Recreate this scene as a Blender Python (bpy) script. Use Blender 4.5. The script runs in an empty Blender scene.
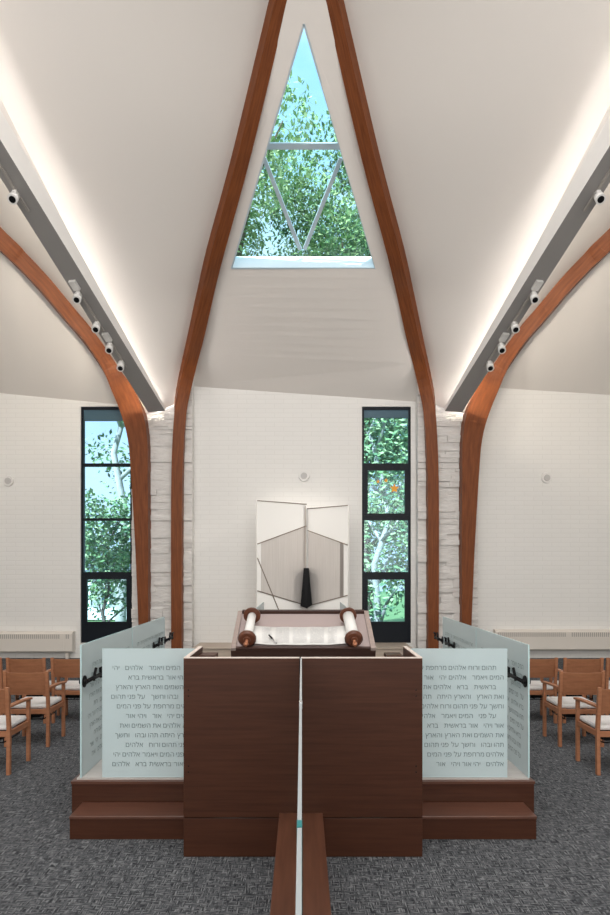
import bpy, bmesh, math, random
from mathutils import Vector, Matrix, geometry
random.seed(11)
SC = bpy.context.scene
COL = SC.collection
V = Vector
F = 610.0            # focal length in pixels of the 610x915 frame (24 mm on a 36 mm tall sensor)
EYE = 2.0            # camera height
# ------------------------------------------------------------------ camera
cd = bpy.data.cameras.new('camera'); cam = bpy.data.objects.new('camera', cd); COL.objects.link(cam)
cam.location = (0, 0, EYE); cam.rotation_euler = (math.pi/2, 0, 0)
cd.sensor_fit = 'VERTICAL'; cd.sensor_height = 36; cd.lens = 24
cd.shift_x = 3/915; cd.shift_y = 112.5/915; cd.clip_start = 0.05; cd.clip_end = 500
SC.camera = cam
SC.view_settings.view_transform = 'Standard'; SC.view_settings.look = 'None'
SC.view_settings.gamma = 1; SC.view_settings.use_curve_mapping = False
SC.view_settings.exposure = 0.0
# ------------------------------------------------------------------ world: hazy blue sky with soft white cloud
W = bpy.data.worlds.new('sky'); SC.world = W; W.use_nodes = True
nt = W.node_tree; nt.nodes.clear()
def wn(t, **k):
    n = nt.nodes.new(t)
    for a, b in k.items(): setattr(n, a, b)
    return n
tc = wn('ShaderNodeTexCoord'); mp = wn('ShaderNodeMapping'); mp.inputs['Scale'].default_value = (1, 1, 2.2)
ns = wn('ShaderNodeTexNoise'); ns.inputs['Scale'].default_value = 2.6; ns.inputs['Detail'].default_value = 6
cr = wn('ShaderNodeValToRGB'); cr.color_ramp.elements[0].position = .40; cr.color_ramp.elements[1].position = .60
sx = wn('ShaderNodeSeparateXYZ'); gr = wn('ShaderNodeValToRGB')
gr.color_ramp.elements[0].position = .0; gr.color_ramp.elements[0].color = (.78, .92, 1, 1)
gr.color_ramp.elements[1].position = .7; gr.color_ramp.elements[1].color = (.40, .68, .93, 1)
mx = wn('ShaderNodeMixRGB'); mx.inputs[2].default_value = (.92, .97, 1, 1)
bg = wn('ShaderNodeBackground'); bg.inputs['Strength'].default_value = 1.45; ou = wn('ShaderNodeOutputWorld')
L = nt.links.new
L(tc.outputs['Generated'], mp.inputs['Vector']); L(mp.outputs[0], ns.inputs['Vector']); L(ns.outputs[0], cr.inputs[0])
L(tc.outputs['Generated'], sx.inputs[0]); L(sx.outputs['Z'], gr.inputs[0]); L(gr.outputs[0], mx.inputs[1])
L(cr.outputs[0], mx.inputs[0]); L(mx.outputs[0], bg.inputs[0]); L(bg.outputs[0], ou.inputs[0])
# ------------------------------------------------------------------ sun and two unseen fill lights added to brighten the hall
def area(name, loc, mat3, sxx, syy, e, col=(1, .95, .88)):
    l = bpy.data.lights.new(name, 'AREA'); l.shape = 'RECTANGLE'; l.size = sxx; l.size_y = syy; l.energy = e; l.color = col
    o = bpy.data.objects.new(name, l); COL.objects.link(o)
    M = mat3.to_4x4(); M.translation = V(loc); o.matrix_world = M
    return o
def aim(d):
    return V(d).to_track_quat('-Z', 'Y').to_matrix()
SUN = bpy.data.lights.new('sun', 'SUN'); SUN.energy = 13; SUN.angle = .01; SUN.color = (1, .97, .9)
so = bpy.data.objects.new('sun', SUN); COL.objects.link(so); so.rotation_euler = aim((.35, .75, -.85)).to_euler()
area('overhead_fill', (0, 2.6, 10.6), aim((0, .12, -1)), 9, 7, 800, (1, .975, .945))  # broad unseen light added overhead as soft fill
area('rear_fill', (0, -5.6, 4.2), aim((0, 1, .05)), 13, 5.5, 830, (1, .975, .935))  # unseen light added in front of the solid rear wall as frontal fill
COVE_E = 14
COVE2_E = 14

# ------------------------------------------------------------------ helpers
def P(px, py, d, cx=302):
    return V(((px-cx)*d/F, d, EYE+(570-py)*d/F))
def bx(bm, x0, x1, y0, y1, z0, z1, mi=0):
    vs = [bm.verts.new((x, y, z)) for x in (x0, x1) for y in (y0, y1) for z in (z0, z1)]
    fs = []
    for q in ((0, 1, 3, 2), (4, 6, 7, 5), (0, 4, 5, 1), (2, 3, 7, 6), (0, 2, 6, 4), (1, 5, 7, 3)):
        f = bm.faces.new([vs[i] for i in q]); f.material_index = mi; fs.append(f)
    return vs, fs
def cyl(bm, a, b, r0, r1=None, n=14, mi=0, cap=True):
    r1 = r0 if r1 is None else r1
    a, b = V(a), V(b); t = (b-a).normalized()
    u = t.orthogonal().normalized(); w = t.cross(u)
    A = []; B = []
    for i in range(n):
        c = math.cos(2*math.pi*i/n); s = math.sin(2*math.pi*i/n)
        A.append(bm.verts.new(a+(u*c+w*s)*r0)); B.append(bm.verts.new(b+(u*c+w*s)*r1))
    for i in range(n):
        f = bm.faces.new((A[i], A[(i+1) % n], B[(i+1) % n], B[i])); f.smooth = True; f.material_index = mi
    if cap:
        f = bm.faces.new(A[::-1]); f.material_index = mi
        f = bm.faces.new(B); f.material_index = mi
def prism(bm, pts, ext, mi=0):
    """polygon (list of Vector) extruded by vector ext"""
    A = [bm.verts.new(p) for p in pts]; B = [bm.verts.new(V(p)+V(ext)) for p in pts]
    n = len(A)
    bm.faces.new(A).material_index = mi; bm.faces.new(B[::-1]).material_index = mi
    for i in range(n):
        bm.faces.new((A[i], B[i], B[(i+1) % n], A[(i+1) % n])).material_index = mi
def tube(bm, pts, r, n=8):
    for a, b in zip(pts, pts[1:]): cyl(bm, a, b, r, n=n)
def new():
    return bmesh.new()
def obj(name, bm, mats, parent=None, bevel=0, loc=None, recalc=True):
    me = bpy.data.meshes.new(name)
    if recalc: bmesh.ops.recalc_face_normals(bm, faces=bm.faces)
    bm.to_mesh(me); bm.free()
    for m in (mats if isinstance(mats, (list, tuple)) else [mats]): me.materials.append(m)
    o = bpy.data.objects.new(name, me); COL.objects.link(o)
    if parent: o.parent = parent
    if loc is not None: o.location = loc
    if bevel:
        b = o.modifiers.new('bevel', 'BEVEL'); b.width = bevel; b.segments = 2; b.limit_method = 'ANGLE'
    return o
def rebase(bm, base):
    bmesh.ops.translate(bm, verts=bm.verts, vec=-V(base))
def thing(name, label, cat, loc=(0, 0, 0), rz=0, group=None):
    o = bpy.data.objects.new(name, None); COL.objects.link(o); o.location = loc; o.rotation_euler = (0, 0, rz)
    o.empty_display_size = .2
    o['label'] = label; o['category'] = cat
    if group: o['group'] = group
    return o
def tag(o, label, cat, group=None, kind=None):
    o['label'] = label; o['category'] = cat
    if group: o['group'] = group
    if kind: o['kind'] = kind
    return o
def struct(o, label=None, cat=None):
    o['kind'] = 'structure'
    if label: o['label'] = label; o['category'] = cat
    return o
def part(name, bm, mats, root, bevel=0):
    """world-space bmesh -> part of root (root unrotated)"""
    rebase(bm, root.location)
    return obj(name, bm, mats, root, bevel)
def copy_tree(o, parent=None):
    c = o.copy(); COL.objects.link(c)
    if parent: c.parent = parent
    for ch in [x for x in bpy.data.objects if x.parent == o]: copy_tree(ch, c)
    return c

# ------------------------------------------------------------------ materials
def mat(name, col=(.8, .8, .8), rough=.5, metal=0, spec=.5, bump=None, var=None, coat=0):
    """var=(scale xyz, colour2, detail); bump=(scale xyz, strength)"""
    m = bpy.data.materials.new(name); m.use_nodes = True; t = m.node_tree; p = t.nodes['Principled BSDF']
    p.inputs['Base Color'].default_value = (*col, 1); p.inputs['Roughness'].default_value = rough
    p.inputs['Metallic'].default_value = metal; p.inputs['Specular IOR Level'].default_value = spec
    p.inputs['Coat Weight'].default_value = coat
    def noise(scale, detail=4, rgh=.6):
        c = t.nodes.new('ShaderNodeTexCoord'); mp = t.nodes.new('ShaderNodeMapping'); mp.inputs['Scale'].default_value = scale
        n = t.nodes.new('ShaderNodeTexNoise'); n.inputs['Scale'].default_value = 1; n.inputs['Detail'].default_value = detail
        n.inputs['Roughness'].default_value = rgh
        t.links.new(c.outputs['Object'], mp.inputs[0]); t.links.new(mp.outputs[0], n.inputs['Vector'])
        return n, c, mp
    m['_'] = 0
    if var:
        n, c, mp = noise(var[0], var[2] if len(var) > 2 else 5)
        if len(var) > 3 and var[3] == 'UV': t.links.new(c.outputs['UV'], mp.inputs[0])
        r = t.nodes.new('ShaderNodeValToRGB'); r.color_ramp.elements[0].position = .32; r.color_ramp.elements[1].position = .68
        r.color_ramp.elements[0].color = (*col, 1); r.color_ramp.elements[1].color = (*var[1], 1)
        t.links.new(n.outputs[0], r.inputs[0]); t.links.new(r.outputs[0], p.inputs['Base Color'])
    if bump:
        n, c, mp = noise(bump[0], 6)
        b = t.nodes.new('ShaderNodeBump'); b.inputs['Strength'].default_value = bump[1]; b.inputs['Distance'].default_value = .02
        t.links.new(n.outputs[0], b.inputs['Height']); t.links.new(b.outputs[0], p.inputs['Normal'])
    return m
PLASTER = mat('white_plaster', (.74, .70, .665), .85, spec=.2)
BEAMSHADE = mat('beam_underside_shade', (.36, .345, .335), .6, spec=.3)  # shade under the white beam, put into the colour of its bottom face
LIPWHITE = mat('white_paint', (.80, .775, .75), .6, spec=.3)
STONE = mat('white_painted_stone', (.72, .695, .67), .85, spec=.2, bump=((7, 7, 26), 1.0), var=((5, 5, 16), (.82, .80, .775), 5))
GLULAM = mat('glulam_timber', (.130, .035, .010), .48, spec=.25, var=((2.2, 26, 1), (.235, .070, .020), 5, 'UV'))
MAHOG = mat('mahogany_veneer', (.047, .0155, .0080), .42, spec=.25, var=((2.2, 6, 46), (.070, .0245, .0125), 6))
MAHOGL = mat('mahogany_rail', (.085, .030, .016), .38, spec=.5, var=((40, 2.2, 20), (.135, .050, .027), 6))
MAHOGT = mat('mahogany_tread', (.078, .030, .019), .35, spec=.5, var=((2.5, 40, 20), (.115, .046, .028), 6))
EDGE = mat('pale_edge_banding', (.72, .62, .56), .4)
BIMAH = mat('reflection_grey_floor', (.46, .43, .41), .3, var=((3, 30, 30), (.52, .49, .47), 4))  # floor colour greyed to stand for the whitish reflection on it
TAN = mat('tan_oak_floor', (.46, .37, .30), .45, var=((3, 30, 30), (.54, .45, .37), 5))
CHAIRW = mat('oak_chair_wood', (.30, .122, .060), .5, spec=.3, var=((6, 6, 40), (.39, .17, .088), 4))
CHAIRD = mat('oak_seat_veneer', (.25, .100, .048), .5, spec=.3, var=((5, 40, 40), (.32, .135, .066), 4))
FABRIC = mat('pale_seat_fabric', (.66, .64, .63), .95, spec=.1, bump=((160, 160, 160), .3), var=((60, 60, 60), (.75, .73, .72), 3))
BLACK = mat('black_metal', (.006, .006, .007), .5, spec=.15)
BLACKF = mat('black_window_frame', (.007, .010, .016), .4, spec=.2)
BLIND = mat('window_head_panel', (.05, .115, .16), .5)
ALU = mat('pale_aluminium', (.55, .64, .70), .35, metal=.3)
SILL = mat('skylight_reveal', (.78, .84, .87), .7, spec=.2)
HEATER = mat('cream_enamel', (.74, .69, .63), .45, spec=.4)
SLOT = mat('heater_slot', (.42, .39, .36), .6)
PLASTIC = mat('white_plastic', (.80, .78, .76), .4)
GREYPL = mat('grey_mesh', (.55, .535, .52), .6)
ARKW = mat('white_lacquer', (.90, .885, .86), .3, spec=.5)
ARKM = mat('brushed_silver', (.60, .56, .53), .45, metal=.15, var=((60, 60, 1.2), (.68, .64, .61), 4))
BRONZE = mat('bronze_inlay', (.27, .22, .185), .35, metal=.5)
FELT = mat('mauve_felt', (.36, .295, .285), .9, spec=.1, bump=((90, 90, 90), .2))
RIM = mat('brown_grey_rim', (.30, .235, .21), .3, coat=.3, var=((3, 30, 30), (.36, .285, .26), 4))
DARKRIM = mat('dark_rim', (.045, .017, .011), .35)
PARCH = mat('parchment', (.72, .71, .69), .8, spec=.1)
INK = mat('faded_ink', (.58, .575, .575), .8)
ROLLW = mat('roller_disc_wood', (.10, .032, .016), .4, var=((30, 30, 30), (.15, .05, .025), 3))
COPPER = mat('copper_knob', (.42, .17, .09), .3, metal=.4)
SILVER = mat('silver', (.45, .45, .46), .25, metal=.9)
BARK = mat('pale_bark', (.52, .50, .46), .9, bump=((6, 6, 2), .6), var=((4, 4, 1.5), (.34, .33, .31), 5))
BARKD = mat('dark_bark', (.085, .07, .055), .9, bump=((6, 6, 2), .6), var=((4, 4, 1.5), (.15, .125, .10), 5))
LEAVES = [mat('leaf_deep', (.05, .125, .07), .55, var=((.6, .6, .6), (.11, .23, .115), 2)),
          mat('leaf_mid', (.11, .23, .085), .55, var=((.6, .6, .6), (.21, .36, .15), 2)),
          mat('leaf_pale', (.24, .36, .16), .55, var=((.6, .6, .6), (.42, .53, .27), 2))]
GRASS = mat('lawn', (.10, .20, .07), .9, var=((.5, .5, .5), (.17, .28, .10), 4))
SIDING = mat('house_siding', (.80, .80, .78), .7)
SLATE = mat('house_shingles', (.10, .115, .14), .8)
ORANGE = mat('orange_leaf', (.95, .42, .05), .6)
TEAL = mat('teal_clip', (.0, .16, .17), .3)
GEDGE = mat('glass_edge', (.35, .385, .405), .18, spec=.6)
GEDGE2 = mat('aqua_glass_edge', (.50, .68, .70), .25, spec=.6)
CONC = mat('foundation', (.4, .4, .39), .9)

def glass_mat(name, tint, frost, frostcol, gloss=.06):
    m = bpy.data.materials.new(name); m.use_nodes = True; t = m.node_tree; t.nodes.clear()
    N = lambda k: t.nodes.new(k)
    o = N('ShaderNodeOutputMaterial'); tr = N('ShaderNodeBsdfTransparent'); tr.inputs[0].default_value = (*tint, 1)
    gl = N('ShaderNodeBsdfGlossy'); gl.inputs['Roughness'].default_value = .08 if frost == 0 else .25
    last = tr
    if frost > 0:
        d = N('ShaderNodeBsdfDiffuse'); d.inputs[0].default_value = (*frostcol, 1)
        tl = N('ShaderNodeBsdfTranslucent'); tl.inputs[0].default_value = (*frostcol, 1)
        a = N('ShaderNodeMixShader'); a.inputs[0].default_value = .4
        t.links.new(d.outputs[0], a.inputs[1]); t.links.new(tl.outputs[0], a.inputs[2])
        b = N('ShaderNodeMixShader'); b.inputs[0].default_value = frost
        t.links.new(tr.outputs[0], b.inputs[1]); t.links.new(a.outputs[0], b.inputs[2]); last = b
    fr = N('ShaderNodeFresnel'); fr.inputs[0].default_value = 1.45
    mu = N('ShaderNodeMath'); mu.operation = 'MULTIPLY'; mu.inputs[1].default_value = gloss/.04
    t.links.new(fr.outputs[0], mu.inputs[0])
    c = N('ShaderNodeMixShader'); t.links.new(mu.outputs[0], c.inputs[0])
    t.links.new(last.outputs[0], c.inputs[1]); t.links.new(gl.outputs[0], c.inputs[2]); t.links.new(c.outputs[0], o.inputs[0])
    return m
PANE = glass_mat('window_glass', (.72, .88, 1.0), 0, None, .03)
PANE2 = glass_mat('skylight_glass', (.70, .95, 1.0), 0, None, .03)
FROST = glass_mat('frosted_glass', (.86, .95, .96), .70, (.86, .97, 1.0), .03)
CLEAR = glass_mat('clear_glass', (.90, .97, .97), .1, (.7, .82, .84), .03)
ETCH = glass_mat('clear_lettering', (.60, .66, .67), .38, (.05, .065, .07), .02)

def pos_nodes(m):
    t = m.node_tree; g = t.nodes.new('ShaderNodeNewGeometry'); s = t.nodes.new('ShaderNodeSeparateXYZ')
    t.links.new(g.outputs['Position'], s.inputs[0]); return t, g, s
# painted brick wall
BRICK = mat('white_painted_brick', (.79, .765, .725), .8, spec=.2)
t, g, s = pos_nodes(BRICK)
cb = t.nodes.new('ShaderNodeCombineXYZ'); add = t.nodes.new('ShaderNodeMath'); add.operation = 'ADD'
t.links.new(s.outputs['X'], add.inputs[0]); t.links.new(s.outputs['Y'], add.inputs[1])
t.links.new(add.outputs[0], cb.inputs['X']); t.links.new(s.outputs['Z'], cb.inputs['Y'])
br = t.nodes.new('ShaderNodeTexBrick'); br.inputs['Scale'].default_value = 1; br.inputs['Brick Width'].default_value = .42
br.inputs['Row Height'].default_value = .105; br.inputs['Mortar Size'].default_value = .009; br.inputs['Mortar Smooth'].default_value = .4
br.inputs['Color1'].default_value = (.84, .825, .80, 1); br.inputs['Color2'].default_value = (.83, .815, .79, 1); br.inputs['Mortar'].default_value = (.79, .775, .75, 1)
t.links.new(cb.outputs[0], br.inputs['Vector'])
t.links.new(br.outputs['Color'], t.nodes['Principled BSDF'].inputs['Base Color'])
bp = t.nodes.new('ShaderNodeBump'); bp.invert = True; bp.inputs['Strength'].default_value = .22; bp.inputs['Distance'].default_value = .006
t.links.new(br.outputs['Fac'], bp.inputs['Height']); t.links.new(bp.outputs[0], t.nodes['Principled BSDF'].inputs['Normal'])
# woven carpet: short light and dark yarn dashes running both ways
CARPET = mat('woven_carpet', (.1, .1, .1), 1, spec=.05)
t, g, s = pos_nodes(CARPET)
def cn(scale, detail=2):
    mp = t.nodes.new('ShaderNodeMapping'); mp.inputs['Scale'].default_value = scale; t.links.new(g.outputs['Position'], mp.inputs[0])
    n = t.nodes.new('ShaderNodeTexNoise'); n.inputs['Scale'].default_value = 1; n.inputs['Detail'].default_value = detail
    t.links.new(mp.outputs[0], n.inputs['Vector']); return n
a = cn((11, 120, 1)); b = cn((120, 11, 1)); mk = cn((30, 30, 1), 1)
rm = t.nodes.new('ShaderNodeValToRGB'); rm.color_ramp.elements[0].position = .46; rm.color_ramp.elements[1].position = .54
t.links.new(mk.outputs[0], rm.inputs[0])
mxx = t.nodes.new('ShaderNodeMixRGB'); t.links.new(rm.outputs[0], mxx.inputs[0]); t.links.new(a.outputs[0], mxx.inputs[1]); t.links.new(b.outputs[0], mxx.inputs[2])
rc = t.nodes.new('ShaderNodeValToRGB'); rc.color_ramp.elements[0].position = .36; rc.color_ramp.elements[0].color = (.023, .025, .029, 1)
rc.color_ramp.elements[1].position = .66; rc.color_ramp.elements[1].color = (.205, .21, .22, 1)
e = rc.color_ramp.elements.new(.5); e.color = (.076, .079, .086, 1)
t.links.new(mxx.outputs[0], rc.inputs[0]); t.links.new(rc.outputs[0], t.nodes['Principled BSDF'].inputs['Base Color'])

# ================================================================== SETTING
WY = 13.86           # inner face of the far wall
XO = .065            # centre line of the building
bm = new(); bx(bm, -9.6, 9.6, -6.2, WY+.3, -.3, 0); struct(obj('floor', bm, CARPET))
bm = new(); bx(bm, -40, 40, WY+.35, 120, -2.6, -2.2); struct(obj('ground', bm, GRASS))
bm = new(); bx(bm, -9.9, 9.9, WY+.0, WY+.34, -2.3, -.3); struct(obj('foundation_wall', bm, CONC))
bm = new(); bx(bm, -9.9, -9.6, -6.2, WY+.3, -.3, 11.7); struct(obj('wall_left', bm, BRICK))
bm = new(); bx(bm, 9.6, 9.9, -6.2, WY+.3, -.3, 11.7); struct(obj('wall_right', bm, BRICK))
bm = new(); bx(bm, -9.6, 9.6, -6.5, -6.2, -.3, 11.7); struct(obj('wall_rear', bm, BRICK))
# far wall with three tall openings
def wx(px): return (px-302)*WY/F
def wz(py): return EYE+(570-py)*WY/F
ZB, ZT = wz(643), wz(406.5)
WIN = [(wx(80.5), wx(132)), (wx(362), wx(411)), (wx(641), wx(690))]
bm = new(); xs = -9.6
for (a0, a1) in WIN:
    bx(bm, xs, a0, WY, WY+.3, 0, 6.45); bx(bm, a0, a1, WY, WY+.3, 0, ZB); bx(bm, a0, a1, WY, WY+.3, ZT, 6.45); xs = a1
bx(bm, xs, 9.6, WY, WY+.3, 0, 6.45)
struct(obj('wall_back', bm, BRICK))

# ---- windows: black frame, head panel, four panes (sashes in two of them), dark foot panel
def window(n, x0, x1, rows, sash):
    fr = new(); y0, y1 = WY+.04, WY+.14; w = .05
    bx(fr, x0, x0+w, y0, y1, ZB, ZT); bx(fr, x1-w, x1, y0, y1, ZB, ZT)
    bx(fr, x0+w, x1-w, y0, y1, ZT-.06, ZT); bx(fr, x0+w, x1-w, y0, y1, ZB, wz(rows[-1][1]))
    for (r0, r1) in zip(rows, rows[1:]): bx(fr, x0+w, x1-w, y0, y1, wz(r1[0]), wz(r0[1]))
    o = struct(obj('window_%d' % n, fr, BLACKF))
    h = new(); bx(h, x0+w, x1-w, y0+.03, y1-.02, wz(rows[0][0]), ZT-.06); obj('head_panel', h, BLIND, o)
    for i, (ya, yb) in enumerate(rows):
        q = new(); bx(q, x0+w, x1-w, y0+.05, y0+.058, wz(yb), wz(ya)); obj('pane', q, PANE, o)
        if i in sash:
            k = new(); f = .085
            xa, xb, za, zb = x0+w, x1-w, wz(yb), wz(ya); yy0, yy1 = y0-.015, y0+.048
            bx(k, xa, xa+f, yy0, yy1, za, zb); bx(k, xb-f, xb, yy0, yy1, za, zb)
            bx(k, xa+f, xb-f, yy0, yy1, zb-.05, zb); bx(k, xa+f, xb-f, yy0, yy1, za, za+.05)
            obj('sash', k, BLACKF, o)
    return o
window(1, *WIN[0], [(420, 463), (466, 518), (520.5, 572), (577, 624)], (3,))
window(2, *WIN[1], [(417, 463), (468, 515.5), (520, 572), (577.5, 624)], (1, 3))
window(3, *WIN[2], [(417, 463), (468, 515.5), (520, 572), (577.5, 624)], (1, 3))

# ------------------------------------------------------------------ roof ribs
K = .9
def rd(py): return min(13.42, (6+K*WY-EYE)/(K+(570-py)/F))
NRM = V((0, -K, -1)).normalized()     # into the hall, square to the roof slope
def interp(pts, n):
    out = []
    for i in range(len(pts)-1):
        p0 = pts[max(i-1, 0)]; p1 = pts[i]; p2 = pts[i+1]; p3 = pts[min(i+2, len(pts)-1)]
        for j in range(n):
            t = j/n
            out.append(tuple(.5*((2*b)+(-a+c)*t+(2*a-5*b+4*c-d)*t*t+(-a+3*b-3*c+d)*t**3) for a, b, c, d in zip(p0, p1, p2, p3)))
    out.append(tuple(pts[-1])); return out
def smooth_d(pts):
    d = [rd(p[1]) for p in pts]
    for _ in range(6): d = [d[0]]+[(d[i-1]+2*d[i]+d[i+1])/4 for i in range(1, len(d)-1)]+[d[-1]]
    return d
def curve3(pix, sg, n=4):
    pts = interp(pix, n); ds = smooth_d(pts)
    C = []
    for (px, py, w, th, tw), d in zip(pts, ds):
        q = P(px, py, d, 305); C.append((V((XO+sg*q.x, q.y, q.z)), w, th, math.radians(tw)))
    C[0] = (V((C[0][0].x, C[0][0].y, 0)),)+C[0][1:]
    return C
def sweep(C, sg, name):
    bm = new(); uvl = bm.loops.layers.uv.new('UVMap'); rings = []; L0 = 0; prev = None
    for i, (p, w, th, tw) in enumerate(C):
        a = C[max(i-1, 0)][0]; b = C[min(i+1, len(C)-1)][0]; t = (b-a).normalized()
        n0 = NRM - t*NRM.dot(t)
        if n0.length < .35: n0 = V((0, -1, 0)) - t*V((0, -1, 0)).dot(t)
        blend = min(1, max(0, (p.z-4)/2.0)); nn = (V((0, -1, 0))*(1-blend)+NRM*blend); n0 = (nn - t*nn.dot(t)).normalized()
        u0 = t.cross(n0).normalized()              # one side of the rib
        if u0.x*sg < 0: u0 = -u0                   # towards the centre of the hall (left rib: +x)
        n = n0*math.cos(tw)+u0*math.sin(tw); u = u0*math.cos(tw)-n0*math.sin(tw)
        if prev is not None: L0 += (p-prev).length
        prev = p
        rings.append(([bm.verts.new(p+u*su*w/2+n*sn*th/2) for su, sn in ((-1, -1), (1, -1), (1, 1), (-1, 1))], L0))
    for (A, la), (B, lb) in zip(rings, rings[1:]):
        for k in range(4):
            f = bm.faces.new((A[k], A[(k+1) % 4], B[(k+1) % 4], B[k]))
            for lp, uv in zip(f.loops, ((la, k*.3), (la, k*.3+.3), (lb, k*.3+.3), (lb, k*.3))): lp[uvl].uv = uv
    bm.faces.new(rings[0][0]); bm.faces.new(rings[-1][0][::-1])
    return bm
#            px    py   width thick twist
CENTRE = [(177.5, 651, .23, .22, 0), (177.5, 560, .235, .24, 0), (177.8, 480, .24, .26, 2), (179.5, 430, .25, .28, 6), (182, 396, .27, .32, 16), (188, 362, .28, .34, 24),
          (195, 333, .28, .34, 26), (204, 292, .27, .33, 26), (214, 250, .26, .32, 26), (241, 150, .235, .28, 26), (276.5, 0, .20, .25, 26), (303, -112, .19, .23, 26)]
OUTER = [(145, 651, .19, .22, 0), (143.6, 560, .27, .26, 0), (141.4, 480, .36, .30, 0), (139.4, 440, .42, .33, 3), (133.5, 411, .47, .36, 8), (122.5, 386, .44, .37, 22),
         (107, 360, .38, .36, 32), (89, 335, .355, .36, 36), (71, 314.5, .345, .36, 36), (46, 285, .335, .35, 36), (21, 259, .33, .34, 36), (0, 239, .33, .34, 36), (-60, 179, .32, .33, 36), (-130, 110, .32, .33, 36)]
ARCS = {}
for sg, side in ((1, 'left'), (-1, 'right')):
    C = curve3(CENTRE, sg); ARCS[side, 'c'] = C
    o = obj('timber_arch', sweep(C, sg, ''), GLULAM)
    tag(o, 'inner timber arch curving up beside the %s edge of the skylight' % side, 'arch', 'timber arches')
    C = curve3(OUTER, sg); ARCS[side, 'o'] = C
    o = obj('timber_arch', sweep(C, sg, ''), GLULAM)
    tag(o, 'outer timber arch flaring up and away to the %s edge of the photo' % side, 'arch', 'timber arches')
# ---- white valley beams with a lighting cove behind their lip
BEAM = {}
def beam_frame(sg):
    A = P(156.5, 411.5, 13.2, 305); B = P(6, 171, 8.5, 305)
    A = V((XO+sg*A.x, A.y, A.z)); B = V((XO+sg*B.x, B.y, B.z))
    b = (B-A).normalized(); E = A+b*((B-A).length*1.55)
    u = b.cross(V((0, 0, 1))).normalized()
    if u.x*sg < 0: u = -u
    v = u.cross(b).normalized()
    if v.z < 0: v = -v
    return A, E, b, u, v
def beam_sec(A, E, b, u, v, f):
    w = .40*(1-f)+.30*f; h = .07+.30*min(1, f*1.5)
    return A+(E-A)*f, w, h
for sg, side in ((1, 'left'), (-1, 'right')):
    A, E, b, u, v = beam_frame(sg); BEAM[side] = (A, E, b, u, v)
    bm = new(); rings = []
    for i in range(13):
        p, w, h = beam_sec(A, E, b, u, v, i/12); h2 = w/2
        prof = [(-h2, 0), (h2, 0), (h2, h), (h2-.03, h), (h2-.03, .05), (-h2+.02, .05), (-h2+.02, .06), (-h2, .06)]
        rings.append([bm.verts.new(p+u*a_+v*b_) for a_, b_ in prof])
    for R, S in zip(rings, rings[1:]):
        for k in range(8):
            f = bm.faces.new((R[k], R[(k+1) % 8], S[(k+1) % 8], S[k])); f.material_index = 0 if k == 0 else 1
    bm.faces.new(rings[0]); bm.faces.new(rings[-1][::-1])
    struct(obj('ceiling_beam_%s' % side, bm, [BEAMSHADE, LIPWHITE]))
    Lg = (E-A).length
    for k in range(3):
        f0 = (k+.5)/3; p, w, h = beam_sec(A, E, b, u, v, f0)
        X = b; Z = -(v*.42+u*.91).normalized(); Y = Z.cross(X).normalized(); M = Matrix((X, Y, Z)).transposed()
        area('cove_light', p+v*.075+u*.06, M, Lg/3*.98, .07, COVE_E*(.75+.5*f0), (1, .955, .91))
    # short strips on the outer side of the cove wash the outer arch and its plaster
    for k in range(7):
        f0 = (k+.5)/7; p, w, h = beam_sec(A, E, b, u, v, f0); q = p+v*.11-u*.09
        tgt = min((c_[0] for c_ in ARCS[side, 'o'] if c_[0].z > 3.8), key=lambda c_: (c_-q).length)
        area('cove_light', q, aim(tgt-q+V((0, 0, .25))), .25, .07, COVE2_E*(.6+.8*f0), (1, .92, .80))
# ---- folded plaster ceiling
def ruled(a, b, n, m, name, mats):
    """surface between two polylines sampled at n stations, m strips across"""
    def samp(C, t):
        Ls = [0]
        for i in range(1, len(C)): Ls.append(Ls[-1]+(C[i]-C[i-1]).length)
        s_ = t*Ls[-1]
        for i in range(1, len(C)):
            if s_ <= Ls[i]+1e-9:
                k = (s_-Ls[i-1])/max(1e-9, Ls[i]-Ls[i-1]); return C[i-1].lerp(C[i], k)
        return C[-1]
    bm = new(); G = []
    for i in range(n+1):
        p, q = samp(a, i/n), samp(b, i/n)
        G.append([bm.verts.new(p.lerp(q, j/m)) for j in range(m+1)])
    for i in range(n):
        for j in range(m):
            f = bm.faces.new((G[i][j], G[i+1][j], G[i+1][j+1], G[i][j+1])); f.smooth = True
    o = obj(name, bm, mats); struct(o)
    return o
CEND = {}
def CV(f): return .16+.85*f    # height of the cove's back wall
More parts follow.
